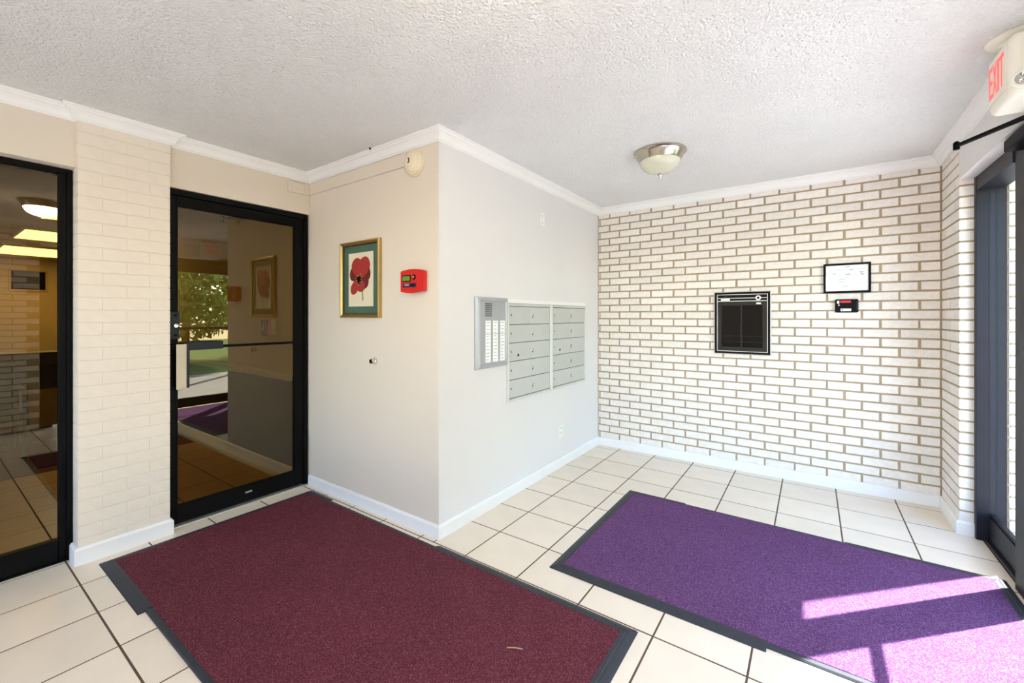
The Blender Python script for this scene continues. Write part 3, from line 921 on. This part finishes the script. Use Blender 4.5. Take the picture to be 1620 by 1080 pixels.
prism(bm, m, [(-0.752, 1.55), (-0.738, 1.55), (-0.726, 1.455), (-0.741, 1.453)], 0.0076, 0.0082)
finish('stem', bm, 'stem_green', fl)
bm = bmesh.new()
prism(bm, m, [(-0.832, 1.735), (-0.822, 1.742), (-0.80, 1.70), (-0.81, 1.695)], 0.0076, 0.0082)
finish('leaf_bud', bm, 'stem_green', fl)
bm = bmesh.new()
lathe(bm, m, pc[0] - 0.006, pc[1] - 0.012, [(0, 0.0128), (0.026, 0.0125), (0.03, 0.0115)], 18)
finish('flower_centre', bm, 'dark_hole', fl)
bm = bmesh.new()
for k in range(11):
    a = R(33 * k)
    r = 0.024 + 0.008 * (k % 3)
    lathe(bm, m, pc[0] - 0.006 + r * math.cos(a), pc[1] - 0.01 + r * math.sin(a), [(0, 0.0138), (0.0042, 0.0136), (0.0045, 0.0126)], 8)
finish('stamens', bm, 'stamen', fl)
bm = bmesh.new()
bm.faces.new([bm.verts.new(m(a, b, 0.0155)) for a, b in ((A0 + 0.028, B0 + 0.028), (A1 - 0.028, B0 + 0.028), (A1 - 0.028, B1 - 0.028), (A0 + 0.028, B1 - 0.028))])
finish('picture_glass', bm, 'picture_glass', fl)

# red annunciator
an = thing('alarm_annunciator', 'red wall alarm panel with small green display near the corner', 'alarm panel', (-0.195, L, 1.5))
bm = bmesh.new()
box(bm, m, -0.295, -0.098, 1.500, 1.622, 0.0, 0.030, bev=0.006, seg=2)
finish('back_case', bm, 'red_plastic', an)
bm = bmesh.new()
pts = []
for k in range(13):
    t = k / 12
    pts.append((-0.300 + 0.205 * t, 1.497 - 0.010 * math.sin(math.pi * t)))
for k in range(13):
    t = 1 - k / 12
    pts.append((-0.300 + 0.205 * t, 1.625 + 0.010 * math.sin(math.pi * t)))
prism(bm, m, pts, 0.030, 0.042)
bmesh.ops.bevel(bm, geom=[e for e in bm.edges if abs((e.verts[0].co - e.verts[1].co).y) < 1e-5 and e.verts[0].co.y < L - 0.041], offset=0.004, segments=2, affect='EDGES')
fc = finish('front_cover', bm, 'red_plastic', an)
boxes('display_bezel', m, [(-0.280, -0.200, 1.558, 1.600, 0.042, 0.045)], 'black_plastic', an, 0.001)
boxes('display', m, [(-0.274, -0.206, 1.564, 1.594, 0.045, 0.0465)], 'lcd_green', an)
boxes('key_strip', m, [(-0.272, -0.150, 1.522, 1.548, 0.042, 0.045)], 'navy_label', an, 0.001)
boxes('key_label', m, [(-0.255, -0.215, 1.533, 1.543, 0.045, 0.046)], 'silver_line', an)
for a in (-0.190, -0.172):
    boxes('key', m, [(a - 0.006, a + 0.006, 1.528, 1.541, 0.045, 0.048)], 'black_plastic', an, 0.001)
bm = bmesh.new()
lathe(bm, m, -0.172, 1.585, [(0, 0.054), (0.006, 0.053), (0.008, 0.05), (0.008, 0.042)], 16)
finish('key_switch', bm, 'chrome', an, True)
bm = bmesh.new()
lathe(bm, m, -0.172, 1.585, [(0.008, 0.0445), (0.016, 0.0445), (0.017, 0.042)], 16)
finish('switch_plate', bm, 'black_plastic', an)

# small chrome wall bumper
bmp = thing('wall_bumper', 'small round chrome bumper on the warm-tinted wall below the flower print', 'bumper', (-0.603, L, 1.03))
bm = bmesh.new()
lathe(bm, m, -0.603, 1.037, [(0.012, 0.0), (0.024, 0.002), (0.025, 0.008), (0.020, 0.018), (0.017, 0.026), (0.019, 0.034), (0.016, 0.040), (0.0, 0.041)], 24)
finish('bumper_body', bm, 'chrome', bmp, True)
bm = bmesh.new()
lathe(bm, m, -0.603, 1.037, [(0.0, 0.044), (0.010, 0.043), (0.012, 0.040)], 20)
finish('bumper_tip', bm, 'dark_hole', bmp, True)

# smoke detector
sd = thing('smoke_detector', 'round cream smoke detector high on the wall near the corner', 'smoke detector', (-0.215, L, 2.312))
SZ = 2.308
bm = bmesh.new()
lathe(bm, m, -0.205, SZ, [(0.05, 0.0), (0.086, 0.0), (0.088, 0.006), (0.086, 0.012), (0.080, 0.014)], 40)
finish('base_plate', bm, 'cream_plastic', sd, True)
bm = bmesh.new()
lathe(bm, m, -0.205, SZ, [(0.080, 0.014), (0.081, 0.020), (0.074, 0.030), (0.062, 0.034), (0.060, 0.038), (0.046, 0.050), (0.038, 0.052), (0.036, 0.056), (0.020, 0.060), (0.0, 0.061)], 40)
finish('dome', bm, 'cream_plastic', sd, True)
bm = bmesh.new()
pts = [(-0.212 + 0.020 * math.cos(R(a)), SZ + 0.020 * math.sin(R(a))) for a in range(-70, 71, 14)] + [(-0.212 + 0.013 * math.cos(R(a)), SZ + 0.013 * math.sin(R(a))) for a in range(70, -71, -14)]
prism(bm, m, pts, 0.056, 0.0625)
finish('vent_slot', bm, 'dark_hole', sd)

# surface raceway
rw = thing('wire_raceway', 'flat painted wire raceway under the crown moulding to the detector', 'raceway', (-0.9, L, 2.30))
boxes('raceway_cover', m, [(XL + 0.014, -0.285, 2.302, 2.384, 0.0, 0.012)], 'wall_warm_tint', rw, 0.002)
boxes('raceway_elbow', faceXp(XL), [(-2.385, L - 0.012, 2.300, 2.384, 0.0, 0.013)], 'wall_warm_tint', rw, 0.002)
boxes('raceway_box', faceXp(XL), [(-2.512, -2.387, 2.296, 2.376, 0.0, 0.024)], 'wall_warm_tint', rw, 0.004)
hk = thing('ceiling_hook', 'tiny dark hook on the ceiling near the crown moulding', 'hook', (-0.57, -2.40, CEIL))
bm = bmesh.new()
lathe(bm, faceDn(CEIL), -0.570, -2.402, [(0.008, 0.0), (0.008, 0.003), (0.004, 0.005), (0.004, 0.012), (0, 0.013)], 12)
finish('hook_stud', bm, 'dark_hole', hk, True)

# ------------------------------------------------------------------ mailboxes
m = faceXp(0.0)
def mailbox(label, y0, y1):
    t = thing('mailbox_bank', label, 'mailbox', (0.0, (y0 + y1) / 2, 0.708), 'wall mailbox banks')
    z0, z1 = 0.708, 1.440
    bm = bmesh.new()
    ring(bm, m, y0, y1, z0, z1, [(0, 0.0), (0, 0.014), (0.004, 0.017), (0.016, 0.017), (0.020, 0.013), (0.020, 0.0)])
    finish('frame', bm, 'mailbox_frame', t)
    boxes('back_panel', m, [(y0 + 0.018, y1 - 0.018, z0 + 0.018, z1 - 0.018, 0.0005, 0.003)], 'dark_hole', t)
    rows = 5
    h = (z1 - z0 - 0.044) / rows
    w = (y1 - y0 - 0.044) / 2
    for r in range(rows):
        for c in range(2):
            a = y0 + 0.022 + c * w
            b = z0 + 0.022 + r * h
            bm = bmesh.new()
            pad(bm, m, a + 0.0012, a + w - 0.0012 + (0.0012 if c == 0 else 0), b + 0.002, b + h - 0.002, 0.003, 0.011, 0.0012)
            d = finish('mailbox_door', bm, 'mailbox_grey', t)
            bm = bmesh.new()
            lathe(bm, m, a + 0.024, b + h * 0.52, [(0, 0.0155), (0.007, 0.0155), (0.0085, 0.014), (0.0085, 0.010)], 14)
            finish('lock', bm, 'chrome', d, True)
            boxes('keyhole', m, [(a + 0.0225, a + 0.0258, b + h * 0.52 - 0.005, b + h * 0.52 + 0.005, 0.0152, 0.0162)], 'dark_hole', d)
            if c == 1:
                boxes('number_tag', m, [(a + 0.017, a + 0.031, b + h * 0.52 - 0.022, b + h * 0.52 - 0.011, 0.0105, 0.0118)], 'ink', d)
    bm = bmesh.new()
    a, b = y0 + 0.022 + w * 0.40, z0 + 0.022 + 2 * h + h * 0.30
    lathe(bm, m, a, b, [(0, 0.0125), (0.010, 0.0125), (0.011, 0.010)], 16)
    finish('carrier_lock', bm, 'dark_hole', t)
    return t
mailbox('grey bank of ten mailbox doors next to the intercom directory', -1.640, -0.998)
mailbox('grey bank of ten mailbox doors nearer the brick wall', -0.994, -0.318)
tr = boxes('trim_11', m, [(-1.640, -0.318, 1.442, 1.475, 0.0, 0.008)], 'trim_white', None, 0.002)
tag(tr, 'thin white trim strip above the mailboxes', 'trim', kind='structure')

# intercom directory
ic = thing('intercom_directory', 'silver intercom panel with speaker slots and three white name strips', 'intercom', (0.0, -1.825, 0.984))
a0, a1, b0, b1 = -2.003, -1.647, 0.984, 1.474
bm = bmesh.new()
ring(bm, m, a0, a1, b0, b1, [(0, 0.0), (0, 0.006), (0.008, 0.026), (0.026, 0.030), (0.030, 0.022), (0.030, 0.0)])
finish('bezel', bm, 'panel_silver', ic)
boxes('face_plate', m, [(a0 + 0.028, a1 - 0.028, b0 + 0.028, b1 - 0.028, 0.0, 0.022)], 'panel_silver', ic, 0.001)
for k in range(7):
    z = 1.428 - k * 0.0135
    boxes('speaker_slot', m, [(a0 + 0.088, a0 + 0.165, z - 0.0035, z + 0.0015, 0.0215, 0.0232)], 'dark_hole', ic)
for c in range(3):
    y = a0 + 0.092 + c * 0.083
    s = boxes('name_strip', m, [(y, y + 0.056, 1.026, 1.312, 0.0218, 0.0245)], 'paper_white', ic, 0.0006)
    for k in range(12):
        z = 1.300 - k * 0.0232
        ln = random.uniform(0.022, 0.036)
        boxes('name_line', m, [(y + 0.009, y + 0.009 + ln, z - 0.003, z + 0.001, 0.0244, 0.0249)], 'ink_pale', s)
boxes('strip_rail', m, [(a0 + 0.086, a0 + 0.32, 1.218, 1.2215, 0.0244, 0.0255)], 'panel_silver', ic)

# outlet and blank switch plate
op = thing('wall_outlet', 'white electrical outlet plate low on the mailbox wall', 'outlet', (0.0, -0.81, 0.265))
boxes('cover_plate', m, [(-0.848, -0.772, 0.262, 0.374, 0.0, 0.005)], 'white_plastic', op, 0.002)
for z in (0.296, 0.342):
    bm = bmesh.new()
    lathe(bm, m, -0.81, z, [(0, 0.0075), (0.015, 0.0075), (0.017, 0.005)], 18)
    s = finish('socket', bm, 'white_plastic', op)
    boxes('slots', m, [(-0.818, -0.815, z - 0.002, z + 0.008, 0.0074, 0.0080), (-0.805, -0.802, z - 0.002, z + 0.008, 0.0074, 0.0080)], 'dark_hole', s)
sp = thing('wall_plate', 'small pale cover plate high on the wall above the mailboxes', 'wall plate', (0.0, -1.135, 2.09))
boxes('cover_plate', m, [(-1.172, -1.098, 2.092, 2.205, 0.0, 0.006)], 'white_plastic', sp, 0.002)
for z in (2.118, 2.178):
    bm = bmesh.new()
    lathe(bm, m, -1.135, z, [(0, 0.0082), (0.005, 0.008), (0.006, 0.006)], 12)
    finish('screw', bm, 'aluminium', sp)
boxes('plate_insert', m, [(-1.150, -1.120, 2.128, 2.168, 0.006, 0.0085)], 'trim_white', sp, 0.001)

# ------------------------------------------------------------------ things on the brick wall
m = faceY(-0.001)
dc = thing('directory_case', 'black framed glass directory case set on the brick wall', 'cabinet', (1.345, 0, 1.02))
a0, a1, b0, b1 = 1.130, 1.555, 1.018, 1.552
bm = bmesh.new()
ring(bm, m, a0 - 0.006, a1 + 0.006, b0 - 0.006, b1 + 0.006, [(0, 0.0), (0, 0.016), (0.007, 0.018), (0.007, 0.0)])
finish('outer_edge', bm, 'silver_line', dc)
bm = bmesh.new()
ring(bm, m, a0, a1, b0, b1, [(0, 0.0), (0, 0.024), (0.018, 0.026), (0.018, 0.0)])
finish('frame', bm, 'black_plastic', dc)
bm = bmesh.new()
ring(bm, m, a0 + 0.018, a1 - 0.018, b0 + 0.018, b1 - 0.018, [(0, 0.0), (0, 0.024), (0.0045, 0.024), (0.0045, 0.0)])
finish('inner_line', bm, 'silver_line', dc)
boxes('back_board', m, [(a0 + 0.02, a1 - 0.02, b0 + 0.02, b1 - 0.02, 0.0005, 0.003)], 'dark_hole', dc)
bm = bmesh.new()
ring(bm, m, a0 + 0.0225, a1 - 0.0225, b0 + 0.0225, b1 - 0.082, [(0, 0.0), (0, 0.021), (0.034, 0.019), (0.034, 0.0)])
finish('door_frame', bm, 'charcoal_frame', dc)
boxes('door_mullion', m, [(1.332, 1.345, b0 + 0.056, b1 - 0.115, 0.004, 0.019)], 'charcoal_frame', dc, 0.002)
for p0, p1 in ((a0 + 0.056, 1.332), (1.345, a1 - 0.056)):
    bm = bmesh.new()
    bm.faces.new([bm.verts.new(m(a, b, 0.012)) for a, b in ((p0, b0 + 0.056), (p1, b0 + 0.056), (p1, b1 - 0.115), (p0, b1 - 0.115))])
    finish('glass_pane', bm, 'smoked_glass', dc)
boxes('letter_rail', m, [(a0 + 0.075, a1 - 0.07, z, z + 0.006, 0.003, 0.007) for z in (1.118, 1.168)], 'silver_line', dc)
hdp = boxes('top_bar', m, [(a0 + 0.0225, a1 - 0.0225, b1 - 0.080, b1 - 0.0225, 0.003, 0.019)], 'black_plastic', dc)
boxes('bar_line', m, [(a0 + 0.024, a1 - 0.024, b1 - 0.054, b1 - 0.049, 0.019, 0.021), (a0 + 0.024, a1 - 0.024, b1 - 0.080, b1 - 0.074, 0.019, 0.021)], 'silver_line', hdp)
boxes('bar_label', m, [(a0 + 0.050, a0 + 0.120, b1 - 0.072, b1 - 0.056, 0.019, 0.0205)], 'paper_white', hdp)
boxes('bar_mark', m, [(a0 + 0.075, a0 + 0.095, b1 - 0.044, b1 - 0.032, 0.019, 0.0202)], 'charcoal_frame', hdp)
boxes('maker_mark', m, [(a1 - 0.102, a1 - 0.068, b1 - 0.106, b1 - 0.092, 0.019, 0.0225)], 'silver_line', dc)
bm = bmesh.new()
lathe(bm, m, a1 - 0.088, b1 - 0.052, [(0.010, 0.021), (0.010, 0.027), (0.019, 0.027), (0.021, 0.021), (0.010, 0.021)], 28)
lk = finish('lock_ring', bm, 'paper_white', dc)
bm = bmesh.new()
lathe(bm, m, a1 - 0.088, b1 - 0.052, [(0, 0.024), (0.0098, 0.024), (0.0098, 0.02)], 20)
finish('lock_core', bm, 'dark_hole', lk)

ce = thing('certificate_frame', 'white certificate sheet in a thin black frame on the brick wall', 'certificate', (2.055, 0, 1.525))
a0, a1, b0, b1 = 1.914, 2.202, 1.524, 1.752
bm = bmesh.new()
ring(bm, m, a0, a1, b0, b1, [(0, 0.0), (0, 0.018), (0.004, 0.020), (0.012, 0.020), (0.015, 0.014), (0.015, 0.0)])
finish('frame', bm, 'black_plastic', ce)
pp = boxes('paper', m, [(a0 + 0.013, a1 - 0.013, b0 + 0.013, b1 - 0.013, 0.002, 0.008)], 'paper_white', ce)
for (x, z, w, h, mt) in [(2.05, 1.722, 0.024, 0.003, 'ink'), (1.97, 1.703, 0.11, 0.0015, 'ink_pale'), (2.08, 1.706, 0.09, 0.0015, 'ink_pale'), (2.075, 1.696, 0.020, 0.006, 'ink_pale'),
                         (1.972, 1.672, 0.020, 0.003, 'ink'), (2.05, 1.665, 0.030, 0.005, 'ink'), (2.095, 1.664, 0.04, 0.002, 'ink_pale'), (2.135, 1.676, 0.022, 0.007, 'ink_pale'), (2.142, 1.660, 0.018, 0.009, 'ink_pale'),
                         (1.95, 1.655, 0.20, 0.0012, 'ink_pale'), (2.01, 1.628, 0.040, 0.0018, 'ink'), (2.01, 1.610, 0.036, 0.0018, 'ink'), (2.055, 1.620, 0.002, 0.03, 'ink_pale'), (1.945, 1.600, 0.21, 0.0013, 'ink_pale'), (2.03, 1.572, 0.034, 0.0028, 'ink')]:
    boxes('print_line', m, [(x, x + w, z, z + h, 0.0079, 0.0084)], mt, pp)
bm = bmesh.new()
bm.faces.new([bm.verts.new(m(a, b, 0.012)) for a, b in ((a0 + 0.014, b0 + 0.014), (a1 - 0.014, b0 + 0.014), (a1 - 0.014, b1 - 0.014), (a0 + 0.014, b1 - 0.014))])
finish('cover_glass', bm, 'picture_glass', ce)

rd = thing('entry_reader', 'small black entry reader with red strip below the certificate', 'card reader', (2.055, 0, 1.372))
bm = bmesh.new()
box(bm, m, 1.986, 2.128, 1.372, 1.474, 0.0, 0.034, bev=0.010, seg=5)
finish('case', bm, 'black_plastic', rd)
boxes('red_strip', m, [(2.018, 2.082, 1.446, 1.464, 0.033, 0.0355)], 'led_red', rd, 0.001)
boxes('white_label', m, [(2.020, 2.084, 1.382, 1.402, 0.033, 0.0352)], 'paper_white', rd, 0.001)
bm = bmesh.new()
lathe(bm, m, 2.030, 1.392, [(0, 0.0362), (0.005, 0.0362), (0.005, 0.0350)], 12)
finish('label_mark', bm, 'ink', rd)
boxes('white_key', m, [(1.998, 2.012, 1.440, 1.462, 0.033, 0.0355)], 'paper_white', rd, 0.001)
bm = bmesh.new()
lathe(bm, m, 2.010, 1.428, [(0, 0.0362), (0.004, 0.0358), (0.005, 0.033)], 12)
finish('indicator', bm, 'paper_white', rd)
boxes('side_button', m, [(2.112, 2.126, 1.392, 1.455, 0.026, 0.0375)], 'charcoal_frame', rd, 0.003)

# ------------------------------------------------------------------ exit sign
ex = thing('exit_sign', 'white combination EXIT sign with red letters and emergency lamp above the entrance', 'exit sign', (2.51, -1.7, 2.19))
bm = bmesh.new()
box(bm, W, 2.462, 2.580, -1.735, -1.488, 2.188, 2.436, bev=0.03, seg=8)
finish('housing', bm, 'sign_body', ex)
def letter_mesh(text, size, m, a, b, n):
    cu = bpy.data.curves.new('lettering', 'FONT')
    cu.body = text
    cu.size = size
    cu.extrude = 0.0012
    cu.resolution_u = 3
    tmp = bpy.data.objects.new('lettering', cu)
    COL.objects.link(tmp)
    dg = bpy.context.evaluated_depsgraph_get()
    me = bpy.data.meshes.new_from_object(tmp.evaluated_get(dg))
    COL.objects.unlink(tmp)
    bpy.data.objects.remove(tmp)
    bm = bmesh.new()
    bm.from_mesh(me)
    for v in bm.verts:
        v.co = m(v.co.x, v.co.y, v.co.z)
    return bm
y = -1.517
face = boxes('sign_face', faceXn(2.462), [(-1.698, -1.512, 2.232, 2.412, 0.0, 0.003)], 'sign_body', ex, 0.001)
for chx, adv in (('E', 0.046), ('X', 0.052), ('I', 0.026), ('T', 0.05)):
    yy = y
    bm = letter_mesh(chx, 0.19, W, 0, 0, 0)
    w0 = min(v.co.x for v in bm.verts); w1 = max(v.co.x for v in bm.verts)
    tw = adv - 0.008
    for v in bm.verts:
        fx = (v.co.x - w0) / (w1 - w0) * tw
        v.co = Vector((2.4585 - v.co.z, yy - fx, 2.257 + v.co.y))
    finish('exit_letter', bm, 'exit_red', face)
    y -= adv
mm = lambda a, b, n: Vector((a, -1.735 - n, b))
bm = bmesh.new()
lathe(bm, mm, 2.494, 2.243, [(0.030, -0.002), (0.034, 0.004), (0.030, 0.010), (0.024, 0.010), (0.018, 0.002)], 28)
finish('lamp_bezel', bm, 'sign_body', ex, True)
bm = bmesh.new()
lathe(bm, mm, 2.494, 2.243, [(0.024, 0.009), (0.016, 0.004), (0.009, 0.002), (0.007, 0.006), (0.0, 0.009)], 28)
finish('lamp_reflector', bm, 'chrome', ex, True)
bm = bmesh.new()
lathe(bm, faceDn(CEIL), 2.512, -1.61, [(0.02, 0.0), (0.085, 0.0), (0.088, 0.008), (0.078, 0.018), (0.05, 0.022), (0.045, 0.034), (0.0, 0.034)], 36)
finish('ceiling_canopy', bm, 'sign_body', ex, True)

# ------------------------------------------------------------------ outdoors
gr = boxes('ground', W, [(2.78, 7.0, -16, 12, -0.12, -0.012), (-12, 2.78, -16, YS - 0.2, -0.12, -0.012)], 'pavement')
tag(gr, 'pale concrete walk outside the entrance', 'pavement', kind='structure')
lawn = boxes('lawn', W, [(7.0, 24, -16, 14, -0.14, 0.0)], 'grass')
tag(lawn, 'green lawn beyond the walk outside', 'grass', kind='structure')
def leafy(name, label, x, y, h, rad, trunk, seed, n):
    rnd = random.Random(seed)
    t = thing(name, label, 'tree' if trunk > 0.5 else 'shrub', (x, y, 0.0), 'greenery outside the entrance')
    bm = bmesh.new()
    path_tube(bm, [(x, y, -0.05), (x + 0.05, y, trunk * 0.6), (x, y + 0.05, trunk + (h - trunk) * 0.5)], 0.05 + 0.02 * rad, 8)
    finish('trunk', bm, 'bark', t, True)
    bm = bmesh.new()
    for _ in range(n):
        while True:
            p = Vector((rnd.uniform(-1, 1), rnd.uniform(-1, 1), rnd.uniform(-1, 1)))
            if 0.25 < p.length < 1: break
        c = Vector((x + p.x * rad, y + p.y * rad, trunk + (h - trunk) * (0.5 + 0.5 * p.z)))
        u = Vector((rnd.uniform(-1, 1), rnd.uniform(-1, 1), rnd.uniform(-1, 1))).normalized()
        w = u.orthogonal().normalized()
        s = rnd.uniform(0.07, 0.17)
        v = [bm.verts.new(q) for q in (c - u * s, c + w * s * 0.45, c + u * s, c - w * s * 0.45)]
        bm.faces.new(v)
    f = finish('foliage', bm, 'leaf_green', t)
    f['kind'] = 'stuff'
leafy('tree', 'leafy green tree outside opposite the entrance, tallest of the row', 10.5, 0.6, 6.4, 2.3, 0.6, 1, 12000)
leafy('tree', 'leafy green tree outside, to the right of the tallest tree', 10.2, -4.3, 5.6, 2.2, 0.6, 2, 8000)
leafy('tree', 'leafy green tree outside, left of the tallest tree', 11.5, 5.4, 5.8, 2.3, 0.6, 3, 8000)
leafy('shrub', 'low rounded shrub outside in front of the trees', 8.4, -1.2, 1.3, 0.9, 0.2, 4, 1800)
leafy('shrub', 'low rounded shrub outside nearest the brick wing wall', 9.2, 2.9, 1.2, 0.6, 0.2, 5, 1800)
leafy('tree', 'slender leafy tree added outside to shade the second entrance door', 7.2, 1.1, 11.0, 1.1, 6.6, 6, 3600)  # added in the sun's path to keep sun off the second door
